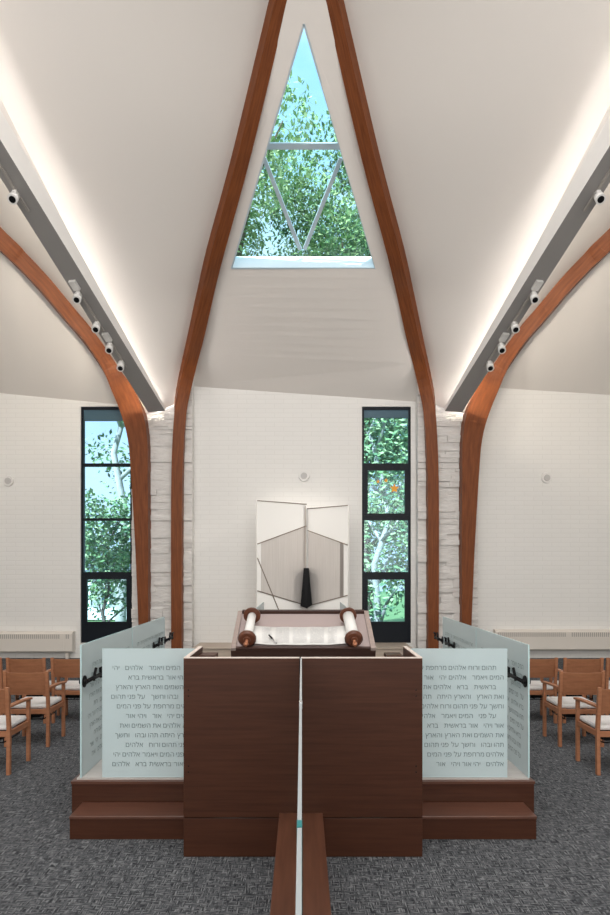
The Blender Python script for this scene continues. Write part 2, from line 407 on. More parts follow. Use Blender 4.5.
for sg, side in ((1, 'left'), (-1, 'right')):
    A, E, b, u, v = BEAM[side]
    bt = []; bo = []
    for i in range(13):
        p, w, h = beam_sec(A, E, b, u, v, i/12); bt.append(p+v*CV(i/12)); bo.append(p+v*CV(i/12))
    cc = [p-NRM*.10 for (p, *_r) in ARCS[side, 'c'] if p.z > 5.5]
    oc = [p-NRM*.10 for (p, *_r) in ARCS[side, 'o'] if p.z > 5.3]
    ruled(cc, [A+V((0, .3, .1))]+bt, 40, 16, 'ceiling_fold_inner_%s' % side, PLASTER)
    ruled([p-v*(CV(i/12)-.02) for i, p in enumerate(bt)], bt, 24, 3, 'ceiling_cove_%s' % side, PLASTER)
    ruled(oc, [A+V((0, .3, .1))]+bo, 40, 8, 'ceiling_fold_outer_%s' % side, PLASTER)
    # outer slope down to the wall head
    oc2 = [p-NRM*.10 for (p, *_r) in ARCS[side, 'o'] if p.z > 4.9]
    x_in = XO-sg*3.3
    top = oc2+[V((-sg*9.6, oc2[-1].y, oc2[-1].z+.1))]
    def wl(f):
        x = x_in*(1-f)+(-sg*9.6)*f
        zz = (6.0-.098*(x+6.86)) if sg == 1 else (6.11-.062*(x-4.6))
        return V((x, WY+.02, zz))
    ruled(top, [wl(i/10) for i in range(11)], 40, 14, 'ceiling_slope_%s' % side, PLASTER)
    CEND[side] = [cc[-1], bt[-1], oc[-1], V((-sg*9.6, oc2[-1].y, oc2[-1].z+.1))]
# centre slope with the triangular skylight cut out
def plane_pt(px, py):
    d = (6+K*WY-EYE)/(K+(570-py)/F); q = P(px, py, d, 302); return q
Lc = [p-NRM*.10 for (p, *_r) in ARCS['left', 'c'] if p.z > 6.6]; Rc = [p-NRM*.10 for (p, *_r) in ARCS['right', 'c'] if p.z > 6.6]
outer = [V((XO-2.75, WY+.02, 6.0))]+Lc+[p for p in reversed(Rc)]+[V((XO+2.75, WY+.02, 6.0))]
SK = [plane_pt(304, 24), plane_pt(375.5, 268.5), plane_pt(231.5, 268.5)]
flat = lambda p: V((p.x, p.y, 0))
allp = outer+SK
tri = geometry.tessellate_polygon([[flat(p) for p in outer], [flat(p) for p in SK]])
bm = new(); vs = []
for i, p in enumerate(allp):
    z = 6+K*(WY-p.y)
    fade = max(0, 1-(WY-p.y)/2.2)
    z += fade*(-.068*p.x)
    vs.append(bm.verts.new((p.x, p.y, z)))
for tr_ in tri: bm.faces.new([vs[i] for i in tr_])
struct(obj('ceiling_slope_middle', bm, PLASTER))
# rear ceiling closing the hall above and behind the camera
bm = new()
pl = [CEND['left'][3], CEND['left'][2], CEND['left'][1], CEND['left'][0], CEND['right'][0], CEND['right'][1], CEND['right'][2], CEND['right'][3]]
ZC = 11.65
up = [bm.verts.new((p.x, p.y, ZC)) for p in pl]; lo = [bm.verts.new(p) for p in pl]; bk = [bm.verts.new((p.x, -6.4, ZC)) for p in pl]
for i in range(len(pl)-1):
    bm.faces.new((lo[i], lo[i+1], up[i+1], up[i])); bm.faces.new((up[i], up[i+1], bk[i+1], bk[i]))
struct(obj('ceiling_rear', bm, PLASTER))
# ---- skylight
SKN = -NRM; DEP = .58
def inner(p, s_): return p+SKN*s_
sk = new()
for i in range(3):
    a_, b_ = SK[i], SK[(i+1) % 3]
    sk.faces.new([sk.verts.new(q) for q in (a_, b_, inner(b_, DEP), inner(a_, DEP))])
o = struct(obj('window_4', sk, SILL))
cen = (SK[0]+SK[1]+SK[2])/3
g_ = new(); g_.faces.new([g_.verts.new(inner(p, DEP-.06)) for p in SK]); obj('pane', g_, PANE2, o)
def skp(px, py):
    # point on the glazing plane seen at this pixel
    r = V(((px-302)/F, 1, (570-py)/F)); o0 = inner(SK[0], DEP-.09); k = (o0-V((0, 0, EYE))).dot(NRM)/r.dot(NRM); return V((0, 0, EYE))+r*k
def bar(bm, a, b, w, t=.07):
    d = (b-a).normalized(); s_ = d.cross(NRM).normalized()
    prism(bm, [a+s_*w/2-NRM*t/2, a-s_*w/2-NRM*t/2, a-s_*w/2+NRM*t/2, a+s_*w/2+NRM*t/2], b-a)
m_ = new(); bar(m_, skp(268, 146), skp(340, 146), .095); obj('mullion', m_, ALU, o)
m_ = new(); bar(m_, skp(264, 158), skp(300, 249), .07); obj('mullion', m_, ALU, o)
m_ = new(); bar(m_, skp(341, 158), skp(304.5, 249), .07); obj('mullion', m_, ALU, o)
m_ = new()
for i in range(3):
    a_, b_ = SK[i], SK[(i+1) % 3]
    ca = (cen-a_).normalized(); cb_ = (cen-b_).normalized()
    bar(m_, inner(a_, .005)-ca*.0, inner(b_, .005)-cb_*.0, .03, .012)
obj('edge_trim', m_, ALU, o)

# ---- rough white stone piers behind the arch feet
for sg, side in ((1, 'left'), (-1, 'right')):
    bm = new(); x0, x1 = 2.50, 3.84; y0 = 13.52
    bx(bm, x0+.015, x1-.015, y0+.03, WY, 0, 6.25)
    z = 0.0
    while z < 6.22:
        h = random.choice((.07, .09, .11, .13, .16, .20)); h = min(h, 6.25-z)
        x = x0
        while x < x1-.01:
            w = random.uniform(.28, .95); w = min(w, x1-x)
            if x1-(x+w) < .15: w = x1-x
            pr = random.uniform(-.03, .025); g0 = random.choice((0, 0, .002, .006))
            vv, ff = bx(bm, x+g0, x+w-g0, y0-pr, y0+.06, z+random.choice((0, 0, 0, .012)), z+h-random.choice((0, 0, .004)))
            for q in vv:
                if q.co.y < y0+.05: q.co += V((random.uniform(-.006, .006), random.uniform(-.012, .012), random.uniform(-.006, .006)))
            x += w
        z += h
    for q in bm.verts: q.co.x = XO-sg*q.co.x
    struct(obj('column_%s' % side, bm, STONE))

# ================================================================== THINGS ON THE WALLS
for px, py, where in ((8.5, 481, 'beside the left window'), (304, 476, 'above the ark'), (546.5, 478, 'on the blank right wall')):
    t_ = thing('wall_speaker', 'small round white wall speaker %s' % where, 'speaker', (wx(px), WY, wz(py)), 0, 'round wall speakers')
    bm = new(); cyl(bm, (0, -.001, 0), (0, -.035, 0), .125, .115, 28); obj('housing', bm, PLASTIC, t_)
    bm = new(); cyl(bm, (0, -.035, 0), (0, -.045, 0), .075, .07, 24); obj('grille', bm, GREYPL, t_)
def heater(x0, x1, ztop, zbot, joints, label):
    t_ = thing('baseboard_heater', label, 'heater', ((x0+x1)/2, WY, 0), 0, 'wall heaters')
    y0, y1 = WY-.19, WY-.001
    bm = new(); prism(bm, [V((x0, y1, zbot)), V((x0, y0+.03, zbot)), V((x0, y0, zbot+.03)), V((x0, y0, ztop-.05)), V((x0, y0+.05, ztop)), V((x0, y1, ztop))], (x1-x0, 0, 0))
    part('cover', bm, HEATER, t_)
    for ga, gb in zip((x0+.06,)+tuple(j+.07 for j in joints), tuple(j-.07 for j in joints)+(x1-.08,)):
        bm = new(); x = ga
        while x < gb:
            bx(bm, x, x+.022, y0-.003, y0+.01, ztop-.155, ztop-.06); x += .045
        part('grille', bm, SLOT, t_)
    for j in joints:
        bm = new(); bx(bm, j-.02, j+.02, y0-.006, y0+.01, zbot+.03, ztop-.05); part('joint_cover', bm, HEATER, t_)
    for xx in (x0+.15, x1-.15):
        bm = new(); bx(bm, xx-.03, xx+.03, y0+.06, y1, .001, zbot+.02); part('foot', bm, HEATER, t_)
heater(-9.3, wx(75.5), wz(631), wz(651.5), (wx(66),), 'long cream heater along the wall below the left speaker')
heater(wx(493), 9.3, wz(629), wz(649.5), (wx(565),), 'long cream heater along the blank right wall')
# three orange leaves stuck on the middle pane of the centre window
for px, py, r, lab in ((378.5, 481, .05, 'small orange paper leaf furthest left on the window pane'), (386.5, 480, .055, 'orange paper leaf in the middle of three on the window pane'), (395, 488, .11, 'largest orange paper leaf lowest on the window pane')):
    c = V((wx(px), WY+.076, wz(py))); bm = new(); pts = []
    for i in range(10):
        a_ = i*math.pi/5+.3; rr = r*(1 if i % 2 == 0 else .5); pts.append(c+V((math.cos(a_)*rr, 0, math.sin(a_)*rr)))
    prism(bm, pts, (0, .012, 0)); tag(obj('paper_leaf', bm, ORANGE), lab, 'leaf', 'paper leaves on the window')

# ================================================================== TRACK LIGHTS on the beams
def track(side, sg, f0, f1, heads, mount, label):
    A, E, b, u, v = BEAM[side]
    def at(f, du=-.05): 
        p, w, h = beam_sec(A, E, b, u, v, f); return p+u*du
    base = at((f0+f1)/2)
    t_ = thing('track_light', label, 'spotlight', base, 0, 'track lights on the beams')
    bm = new()
    a_, c_ = at(f0), at(f1)
    prism(bm, [a_-u*.018-v*.032, a_+u*.018-v*.032, a_+u*.018-v*.001, a_-u*.018-v*.001], c_-a_)
    part('track_rail', bm, BLACK if False else SLOT, t_)
    if mount is not None:
        p = at(mount); bm = new(); prism(bm, [p-u*.06-v*.05-b*.09, p+u*.06-v*.05-b*.09, p+u*.06-v*.001-b*.09, p-u*.06-v*.001-b*.09], b*.18); part('power_box', bm, PLASTIC, t_)
    for f in heads:
        p = at(f)-v*.03; q = p-v*.13
        bm = new(); cyl(bm, p, q, .018, n=8); bx(bm, p.x-.03, p.x+.03, p.y-.05, p.y+.05, p.z-.035, p.z)
        d = V((sg*.10, -.62, -.66)).normalized()
        cyl(bm, q-d*.13, q+d*.07, .062, .070, 18); cyl(bm, q-d*.17, q-d*.13, .045, .062, 18)
        h = part('lamp_head', bm, PLASTIC, t_)
        bm = new(); cyl(bm, q+d*.07, q+d*.074, .046, n=16); rebase(bm, t_.location); obj('lens', bm, BLACK, h)
# fractions along the beam where the photo shows the heads
def bf(side, py):
    A, E, b, u, v = BEAM[side]; lo_, hi_ = 0, 1
    for _ in range(40):
        m = (lo_+hi_)/2; p = A+(E-A)*m
        if 570-(p.z-EYE)*F/p.y > py: lo_ = m
        else: hi_ = m
    return lo_
for sg, side in ((1, 'left'), (-1, 'right')):
    B_ = lambda y: bf(side, y)
    track(side, sg, B_(210), B_(105), (B_(190),), None, 'single spotlight on the %s beam with a long rail above it' % side)
    track(side, sg, B_(330), B_(286), (B_(291), B_(321)), B_(284), 'pair of spotlights halfway along the %s beam' % side)
    track(side, sg, B_(366), B_(338), (B_(342), B_(360)), B_(336), 'pair of spotlights lowest on the %s beam near its stone column' % side)

for sg, side in ((1, 'left'), (-1, 'right')):
    A, E, b, u, v = BEAM[side]; p = A+(E-A)*bf(side, 321)-v*.3+u*.02
    l = bpy.data.lights.new('spot_lamp', 'SPOT'); l.energy = 330; l.spot_size = .62; l.spot_blend = 1; l.color = (1, .95, .88); l.shadow_soft_size = .08
    o = bpy.data.objects.new('spot_lamp', l); COL.objects.link(o); o.location = p; o.rotation_euler = aim(V((0, 12.9, 2.7))-p).to_euler()

# ================================================================== PLATFORM, STEPS, PODIUM
PF = 4.81
bm = new(); PW = 1.815
poly = [(-PW, PF), (-.84, PF), (-.84, 4.90), (.86, 4.90), (.86, PF), (PW+.015, PF), (PW+.015, 8.0), (-PW, 8.0)]
t_ = thing('bimah_platform', 'low mahogany platform with pale grey floor under the glass screens', 'platform', (0, 6.4, 0))
prism(bm, [V((x, y, .001)) for x, y in poly], (0, 0, .315)); part('platform_body', bm, MAHOG, t_)
bm = new(); prism(bm, [V((x*1.002, y, .316)) for x, y in [(a, b_-(.012 if b_ == PF else 0)) for a, b_ in poly]], (0, 0, .02)); part('nosing', bm, MAHOGT, t_)
bm = new(); prism(bm, [V((x*.985, y+(.03 if y == PF else 0), .336)) for x, y in poly], (0, 0, .014)); part('floor_board', bm, BIMAH, t_)
for sg, side, xa, xb in ((-1, 'left', -1.725, -.842), (1, 'right', .862, 1.74)):
    t_ = thing('step', 'dark mahogany step %s of the podium below the glass screen' % side, 'step', ((xa+xb)/2, 4.66, 0), 0, 'steps up to the platform')
    bm = new(); bx(bm, xa, xb, 4.53, PF-.015, .001, .150); part('riser', bm, MAHOG, t_)
    bm = new(); bx(bm, xa, xb, 4.515, PF-.015, .154, .176); part('tread', bm, MAHOGT, t_, .004)
# podium
FX0, FX1, FY = P(183.5, 0, 4.25).x, P(422.5, 0, 4.25).x, 4.25
XM = -.012
t_ = thing('reader_podium', 'large dark mahogany podium box with two front panels', 'podium', ((FX0+FX1)/2, 4.5, 0))
ZP = EYE-(657.5-570)/F*FY; ZS = EYE-(818-570)/F*FY
for xa, xb in ((FX0, XM-.006), (XM+.006, FX1)):
    bm = new(); bx(bm, xa, xb, FY, FY+.03, ZS+.004, ZP-.006); part('front_panel', bm, MAHOG, t_, .002)
    bm = new(); bx(bm, xa, xb, FY, FY+.04, .002, ZS-.004); part('plinth', bm, MAHOG, t_, .002)
    bm = new(); bx(bm, xa, xb, FY, FY+.03, ZP-.006, ZP); part('edge_strip', bm, EDGE, t_)
bm = new(); bx(bm, XM-.006, XM+.006, FY+.012, FY+.03, ZS, ZP-.01); part('seam_backing', bm, BLACK, t_)
for xa in (FX0, FX1-.03):
    bm = new(); bx(bm, xa, xa+.03, FY+.03, 4.885, .002, ZP-.006); part('side_panel', bm, MAHOG, t_)
    bm = new(); bx(bm, xa, xa+.03, FY+.03, 4.885, ZP-.006, ZP); part('edge_strip', bm, EDGE, t_)
    bm = new(); s0 = xa+.03 if xa < 0 else xa-.155
    bx(bm, s0, s0+.125, FY+.45, 4.885, .002, ZP-.05); part('inner_cupboard', bm, MAHOG, t_)
for xx in (FX0+.035, FX1-.045):
    for py in (690, 696, 766, 772):
        z = EYE-(py-570)/F*FY
        bm = new(); cyl(bm, (xx, FY, z), (xx, FY-.003, z), .005, n=10); part('bolt', bm, BLACK, t_)

# ---- divider: two rails with glass between, running from under the camera to the podium
t_ = thing('glass_divider', 'long wooden rail with upright glass sheet running to the podium', 'divider', (XM, 2.3, 0))
RT = EYE-(812.5-570)/F*FY; GX = -.006
for xa, xb in ((GX-.152, GX-.0075), (GX+.0075, GX+.150)):
    bm = new(); bx(bm, xa, xb, .45, FY-.003, .001, RT); part('base_rail', bm, MAHOGL, t_, .003)
for ya, yb in ((.45, 1.443), (1.487, 2.815), (2.825, FY-.006)):
    bm = new(); vv, ff = bx(bm, GX-.0055, GX+.0055, ya, yb, .05, ZP)
    for f in bm.faces:
        n = (f.verts[1].co-f.verts[0].co).cross(f.verts[2].co-f.verts[0].co)
        f.material_index = 0 if abs(n.x) > max(abs(n.y), abs(n.z)) else 1
    part('glass_pane', bm, [CLEAR, GEDGE], t_)
bm = new(); bx(bm, GX-.0065, GX+.0065, 1.445, 1.485, .30, ZP+.001); part('joint_clip', bm, TEAL, t_)
bm = new(); bx(bm, GX-.008, GX+.008, 2.805, 2.835, ZP-.03, ZP+.003); part('joint_clip', bm, SILVER, t_)

# ---- frosted glass screens with lettering
HEB = ('\u05d1\u05e8\u05d0\u05e9\u05d9\u05ea \u05d1\u05e8\u05d0 \u05d0\u05dc\u05d4\u05d9\u05dd \u05d0\u05ea \u05d4\u05e9\u05de\u05d9\u05dd \u05d5\u05d0\u05ea \u05d4\u05d0\u05e8\u05e5 '
       '\u05d5\u05d4\u05d0\u05e8\u05e5 \u05d4\u05d9\u05ea\u05d4 \u05ea\u05d4\u05d5 \u05d5\u05d1\u05d4\u05d5 \u05d5\u05d7\u05e9\u05da \u05e2\u05dc \u05e4\u05e0\u05d9 \u05ea\u05d4\u05d5\u05dd '
       '\u05d5\u05e8\u05d5\u05d7 \u05d0\u05dc\u05d4\u05d9\u05dd \u05de\u05e8\u05d7\u05e4\u05ea \u05e2\u05dc \u05e4\u05e0\u05d9 \u05d4\u05de\u05d9\u05dd '
       '\u05d5\u05d9\u05d0\u05de\u05e8 \u05d0\u05dc\u05d4\u05d9\u05dd \u05d9\u05d4\u05d9 \u05d0\u05d5\u05e8 \u05d5\u05d9\u05d4\u05d9 \u05d0\u05d5\u05e8').split()
GLYPHS = {}
def text_mesh(body, size):
    """one word as flat faces; every stroke outline is filled on its own so crossing strokes stay solid"""
    cu = bpy.data.curves.new('lettering', 'FONT'); cu.body = body; cu.size = size; cu.resolution_u = 2; cu.fill_mode = 'NONE' if False else cu.fill_mode
    cu.dimensions = '2D'; cu.fill_mode = 'NONE'
    o = bpy.data.objects.new('lettering', cu); COL.objects.link(o)
    me = bpy.data.meshes.new_from_object(o.evaluated_get(bpy.context.evaluated_depsgraph_get()))
    bpy.data.objects.remove(o); bpy.data.curves.remove(cu)
    nb = {}
    for e in me.edges:
        a, b = e.vertices; nb.setdefault(a, []).append(b); nb.setdefault(b, []).append(a)
    seen = set(); loops = []
    for st in nb:
        if st in seen: continue
        lp = [st]; seen.add(st); cur = st
        while True:
            nx = [k for k in nb[cur] if k not in seen]
            if not nx: break
            cur = nx[0]; seen.add(cur); lp.append(cur)
        P_ = [V((me.vertices[k].co.x, me.vertices[k].co.y, 0)) for k in lp]
        if len(P_) > 2: loops.append(P_)
    out = bpy.data.meshes.new('lettering'); verts = []; faces = []
    def inside(p, L_):
        c = False
        for a, b in zip(L_, L_[1:]+L_[:1]):
            if (a.y > p.y) != (b.y > p.y) and p.x < (b.x-a.x)*(p.y-a.y)/(b.y-a.y)+a.x: c = not c
        return c
    ar = [sum(a.x*b.y-b.x*a.y for a, b in zip(L_, L_[1:]+L_[:1])) for L_ in loops]
    sign = 1 if sum(a for a in ar if True) > 0 else -1
    for L_, a in zip(loops, ar):
        if a*sign < 0: continue
        holes = [H for H, h in zip(loops, ar) if h*sign < 0 and inside(H[0], L_)]
        allv = [p for q in [L_]+holes for p in q]; n0 = len(verts)
        verts += [p[:] for p in allv]
        faces += [tuple(n0+k for k in t) for t in geometry.tessellate_polygon([L_]+holes)]
    out.from_pydata(verts, [], faces)
    bpy.data.meshes.remove(me)
    return out
def lettering(width, rows, pitch, size, seed):
    """mesh of rows of letters, right edge at x=0, first row top at y=0, lying in the XY plane"""
    bm = new(); rnd = random.Random(seed); wi = rnd.randrange(len(HEB))
    for r in range(rows):
        x = -rnd.choice((0, 0, .06)) ; 
        while True:
            wd = HEB[wi % len(HEB)]; wi += 1
            me = text_mesh(wd[::-1], size)
            xs = [q.co.x for q in me.vertices]
            if not xs: bpy.data.meshes.remove(me); return bm
            w = max(xs)-min(xs)
            if x-w < -width: bpy.data.meshes.remove(me); break
            n0 = len(bm.verts); bm.from_mesh(me); bm.verts.ensure_lookup_table()
            sh = x-max(xs)
            for q in bm.verts[n0:]: q.co.x += sh; q.co.y += -(r*pitch)-size*.7
            bpy.data.meshes.remove(me)
            x -= w+size*rnd.choice((.35, .4, .9))
    return bm
def glass_box(bm, x0, x1, y0, y1, z0, z1, axis):
    bx(bm, x0, x1, y0, y1, z0, z1)
    for f in bm.faces:
        n = (f.verts[1].co-f.verts[0].co).cross(f.verts[2].co-f.verts[0].co)
        f.material_index = 0 if abs(n[axis]) > max(abs(n[i]) for i in range(3) if i != axis) else 1
GZ0 = .351
def front_screen(x0, x1, label, seed):
    t_ = thing('glass_screen', label, 'glass screen', ((x0+x1)/2, 4.86, GZ0), 0, 'front glass screens')
    bm = new(); glass_box(bm, x0, x1, 4.852, 4.864, GZ0, EYE-(648.5-570)/F*4.86, 1); part('glass_sheet', bm, [FROST, GEDGE2], t_)
    bm = lettering(x1-x0-.06, 11, .0765, .054, seed)
    M = Matrix.Translation((x1-.03, 4.8505, EYE-(665-570)/F*4.86)) @ Matrix.Rotation(math.pi/2, 4, 'X')
    bm.transform(M); rebase(bm, t_.location); obj('lettering', bm, ETCH, t_)
front_screen(P(102.5, 0, 4.86).x, FX0-.005, 'frosted glass screen lettered in Hebrew, left of the podium', 5)
front_screen(FX1+.005, P(507, 0, 4.86).x, 'frosted glass screen lettered in Hebrew, right of the podium', 9)
def handle(root, sg, x, y, z):
    """black pull: round rose on the glass edge, lever and upright finger"""
    bm = new(); s = -sg
    cyl(bm, (x-.012, y, z-.01), (x+.012, y, z-.01), .048, n=18); cyl(bm, (x-.03, y, z-.01), (x+.03, y, z-.01), .022, n=14)
    xx = x+s*.030
    cyl(bm, (xx, y-.01, z-.008), (xx, y+.33, z-.008), .017, n=10)
    cyl(bm, (xx, y+.15, z-.03), (xx, y+.21, z+.065), .012, n=10)
    cyl(bm, (xx, y+.33, z-.035), (xx, y+.33, z+.045), .014, n=10)
    cyl(bm, (xx, y+.31, z+.045), (xx, y+.40, z+.045), .010, n=10)
    part('handle', bm, BLACK, root)
for sg, side, xg in ((-1, 'left', -1.755), (1, 'right', 1.80)):
    zt = 1.405
    for i, (ya, yb, lab, hy) in enumerate(((4.84, 6.28, 'near tall frosted glass side screen on the %s edge of the platform', 4.90), (6.295, 7.78, 'rear frosted glass side screen on the %s edge of the platform', 7.18))):
        t_ = thing('side_screen', lab % side, 'glass screen', (xg, (ya+yb)/2, GZ0), 0, 'side glass screens')
        bm = new(); glass_box(bm, xg-.006, xg+.006, ya, yb, GZ0, zt, 0); part('glass_sheet', bm, [FROST, GEDGE2], t_)
        handle(t_, sg, xg, hy, 1.115)
        if i == 1: handle(t_, sg, xg, 7.78, 1.115)
        bm = lettering(yb-ya-.22, 10, .082, .062, 31+i+(7 if sg > 0 else 0))
        R = Matrix.Rotation(math.pi/2, 4, 'X')
        if sg < 0: M = Matrix.Translation((xg+.0075, yb-.1, zt-.17)) @ Matrix.Rotation(math.pi/2, 4, 'Z') @ R
        else: M = Matrix.Translation((xg-.0075, ya+.1, zt-.17)) @ Matrix.Rotation(-math.pi/2, 4, 'Z') @ R
        bm.transform(M); rebase(bm, t_.location); obj('lettering', bm, ETCH, t_)
# two clear panels along the aisle behind the table
for sg, side in ((-1, 'left'), (1, 'right')):
    xg = .0+sg*.715+(0 if sg < 0 else .0)
    t_ = thing('aisle_screen', 'small pale glass panel peeking out at the %s foot of the ark' % side, 'glass screen', (xg, 10.5, 0), 0, 'aisle glass panels')
    bm = new(); glass_box(bm, xg-.006, xg+.006, 9.6, 11.4, .05, 1.4, 0); part('glass_sheet', bm, [FROST, GEDGE2], t_)
    bm = new(); bx(bm, xg-.03, xg+.03, 9.6, 11.4, .001, .07); part('shoe', bm, SILVER, t_)

# ---- reading table with tilted tray
t_ = thing('reading_table', 'tilted mauve topped reading table with brown rim behind the podium', 'table', (.0, 5.78, .351))
y0, y1 = 5.47, 6.10; z0, z1 = EYE-(648-570)/F*y0, EYE-(610.5-570)/F*y1; hw = .652; tx = (303.3-302)/111.5
dv = V((0, y1-y0, z1-z0)); dl = dv.length; dt = dv.normalized(); nv = V((0, -dt.z, dt.y))
O = V((tx, y0, z0))
def tray(bm, u0, u1, s0, s1, h0, h1, mi=0):
    pts = [O+V((u0, 0, 0))+dt*s0+nv*h0, O+V((u1, 0, 0))+dt*s0+nv*h0, O+V((u1, 0, 0))+dt*s0+nv*h1, O+V((u0, 0, 0))+dt*s0+nv*h1]
    prism(bm, pts, dt*(s1-s0), mi)
bm = new(); bx(bm, tx-.50, tx+.50, 5.56, 6.02, .352, z0-.10); part('pedestal', bm, MAHOG, t_)
bm = new(); tray(bm, -hw, hw, .0, dl, -.10, -.03); part('tray_base', bm, DARKRIM, t_)
bm = new(); tray(bm, -hw+.04, hw-.04, .03, dl-.03, -.03, -.022); part('felt', bm, FELT, t_)
for u0, u1 in ((-hw, -hw+.045), (hw-.045, hw)):
    bm = new(); tray(bm, u0, u1, 0, dl, -.03, .0); part('side_rim', bm, RIM, t_, .003)
bm = new(); tray(bm, -hw+.045, hw-.045, dl-.03, dl, -.03, .012); part('back_rim', bm, DARKRIM, t_, .003)
bm = new(); tray(bm, -hw+.045, hw-.045, 0, .03, -.03, .0); part('front_rim', bm, DARKRIM, t_, .003)
# ---- Torah scroll: two rollers, parchment between
def T(u, s_, h): return O+V((u, 0, 0))+dt*s_+nv*h
t_ = thing('torah_scroll', 'open parchment scroll on two wooden rollers on the tilted table', 'scroll', tuple(T(0, dl*.45, 0)))
def up_(px, s_): return (px-302)*(y0+dt.y*s_)/F-tx
RS = [((247.6, 252.2), .040), ((353.3, 348.0), .053)]
for (pa, pb), r in RS:
    sa, sb = .07, .475
    ua, ub = up_(pa, sa), up_(pb, sb); h = .062
    bm = new(); cyl(bm, T(ua, sa, h), T(ub, sb, h), r, n=24); part('rolled_parchment', bm, PARCH, t_)
    for s_, uu, dr in ((sa, ua, -1), (sb, ub, 1)):
        dx = V((ub-ua, 0, 0))+dt*(sb-sa); dx.normalize(); c = T(uu, s_, h)
        bm = new(); cyl(bm, c, c+dx*.022*dr, .082, n=28); cyl(bm, c+dx*.022*dr, c+dx*.03*dr, .082, .06, n=28); cyl(bm, c+dx*.03*dr, c+dx*.045*dr, .035, .03, n=18)
        part('roller_disc', bm, ROLLW, t_)
        bm = new(); e_ = c+dx*.045*dr; cyl(bm, e_, e_+dx*.03*dr, .014, n=12); cyl(bm, e_+dx*.03*dr, e_+dx*.06*dr, .014, .024, n=12); cyl(bm, e_+dx*.06*dr, e_+dx*.085*dr, .024, .012, n=12)
        part('roller_handle', bm, COPPER, t_)
bm = new(); N_ = 16; G = []
for i in range(N_+1):
    f = i/N_
    row = []
    for s_ in (.045, .36):
        uu = up_(251, s_)*(1-f)+up_(348, s_)*f
        row.append(bm.verts.new(T(uu, s_, .004+.018*(abs(f-.5)*2)**4-.0+.006*math.sin(f*22)*.3)))
    G.append(row)
for a_, b_ in zip(G, G[1:]):
    f = bm.faces.new((a_[0], b_[0], b_[1], a_[1])); f.smooth = True
ob = part('parchment', bm, PARCH, t_); sm = ob.modifiers.new('thick', 'SOLIDIFY'); sm.thickness = .002; sm.offset = -1
bm = new()
for c in range(5):
    fa, fb = .07+c*.18, .07+c*.18+.145
    for k in range(17):
        s_ = .07+k*.0165
        if s_ > .335: break
        rnd = random.uniform(.0, .03)
        ua = up_(251, s_)*(1-fa)+up_(348, s_)*fa+rnd*.2; ub = up_(251, s_)*(1-fb)+up_(348, s_)*fb
        n = 14
        for q in range(n):
            if random.random() < .82:
                a0 = ua+(ub-ua)*q/n; a1 = a0+(ub-ua)/n*.72
                hh = .0135
                bm.faces.new([bm.verts.new(T(a0, s_, hh)), bm.verts.new(T(a1, s_, hh)), bm.verts.new(T(a1, s_+.010, hh)), bm.verts.new(T(a0, s_+.010, hh))])
part('script_columns', bm, INK, t_)
t_ = thing('torah_pointer', 'slim dark silver pointer lying across the open scroll', 'pointer', tuple(T(-.28, .1, .03)))
a_, b_ = T(up_(276.5, .03), .03, .032), T(up_(269, .17), .17, .034)
bm = new(); cyl(bm, a_, a_.lerp(b_, .6), .006, .007, 10); part('shaft', bm, SILVER, t_)
bm = new(); cyl(bm, a_.lerp(b_, .6), b_, .010, .006, 10); part('grip', bm, BLACK, t_)

# ================================================================== ARK on its low tan stage
t_ = thing('ark_stage', 'low wide tan wooden stage against the wall below the ark', 'stage', (XO, 13.2, 0))
bm = new(); bx(bm, -2.30, 2.32, 12.9, WY-.002, .001, .335); bmesh.ops.delete(bm, geom=[], context='VERTS'); part('stage_body', bm, TAN, t_)
bm = new(); bx(bm, -2.32, 2.34, 12.87, WY-.002, .336, .352); part('stage_top', bm, TAN, t_)
A0 = V((.10, 13.42, 0)); ALx, ARx, AY = (257-302)*12.72/F, (348-302)*12.72/F, 12.72
t_ = thing('torah_ark', 'white and silver ark with folded doors and black handle against wall', 'ark', (XO, 13.2, .353))
ZA = .37
def door(Pi, Po, zt, lines, metal, strip, sgn):
    """panel from hinge side Po to middle Pi; shapes are given in image pixels along the door face"""
    ax = (Pi-Po); L_ = ax.length; ax = ax.normalized(); nf = V((ax.y, -ax.x, 0))
    if nf.y > 0: nf = -nf
    def onface(px, py, off):
        r = V(((px-302)/F, 1, (570-py)/F)); c0 = V((0, 0, EYE)); k = (Po+nf*off-c0).dot(nf)/r.dot(nf); return c0+r*k
    bm = new(); prism(bm, [V((Po.x, Po.y, ZA)), V((Pi.x, Pi.y, ZA)), V((Pi.x, Pi.y, zt)), V((Po.x, Po.y, zt))], -nf*.05)
    d = part('door', bm, ARKW, t_)
    for poly, m in metal:
        bm = new(); prism(bm, [onface(x, y, .001) for x, y in poly], nf*.006); rebase(bm, t_.location); obj('metal_panel', bm, m, d)
    for (x0, y0_), (x1, y1_) in lines:
        a_, b_ = onface(x0, y0_, .001), onface(x1, y1_, .001); s_ = (b_-a_).normalized().cross(nf)*.010
        bm = new(); prism(bm, [a_+s_, a_-s_, b_-s_, b_+s_], nf*.012); rebase(bm, t_.location); obj('inlay_strip', bm, BRONZE, d)
    bm = new(); 
    for p, q in (((Po.x, Po.y), (Pi.x, Pi.y)),):
        a_, b_ = V((p[0], p[1], zt)), V((q[0], q[1], zt)); prism(bm, [a_+nf*.004, b_+nf*.004, b_+nf*.004-V((0, 0, .018)), a_+nf*.004-V((0, 0, .018))], nf*.006)
    rebase(bm, t_.location); obj('edge_strip', bm, BRONZE, d)
ARKS = mat('dark_silver_strip', (.40, .37, .35), .35, metal=.7)  # darker metal down one edge of the right door
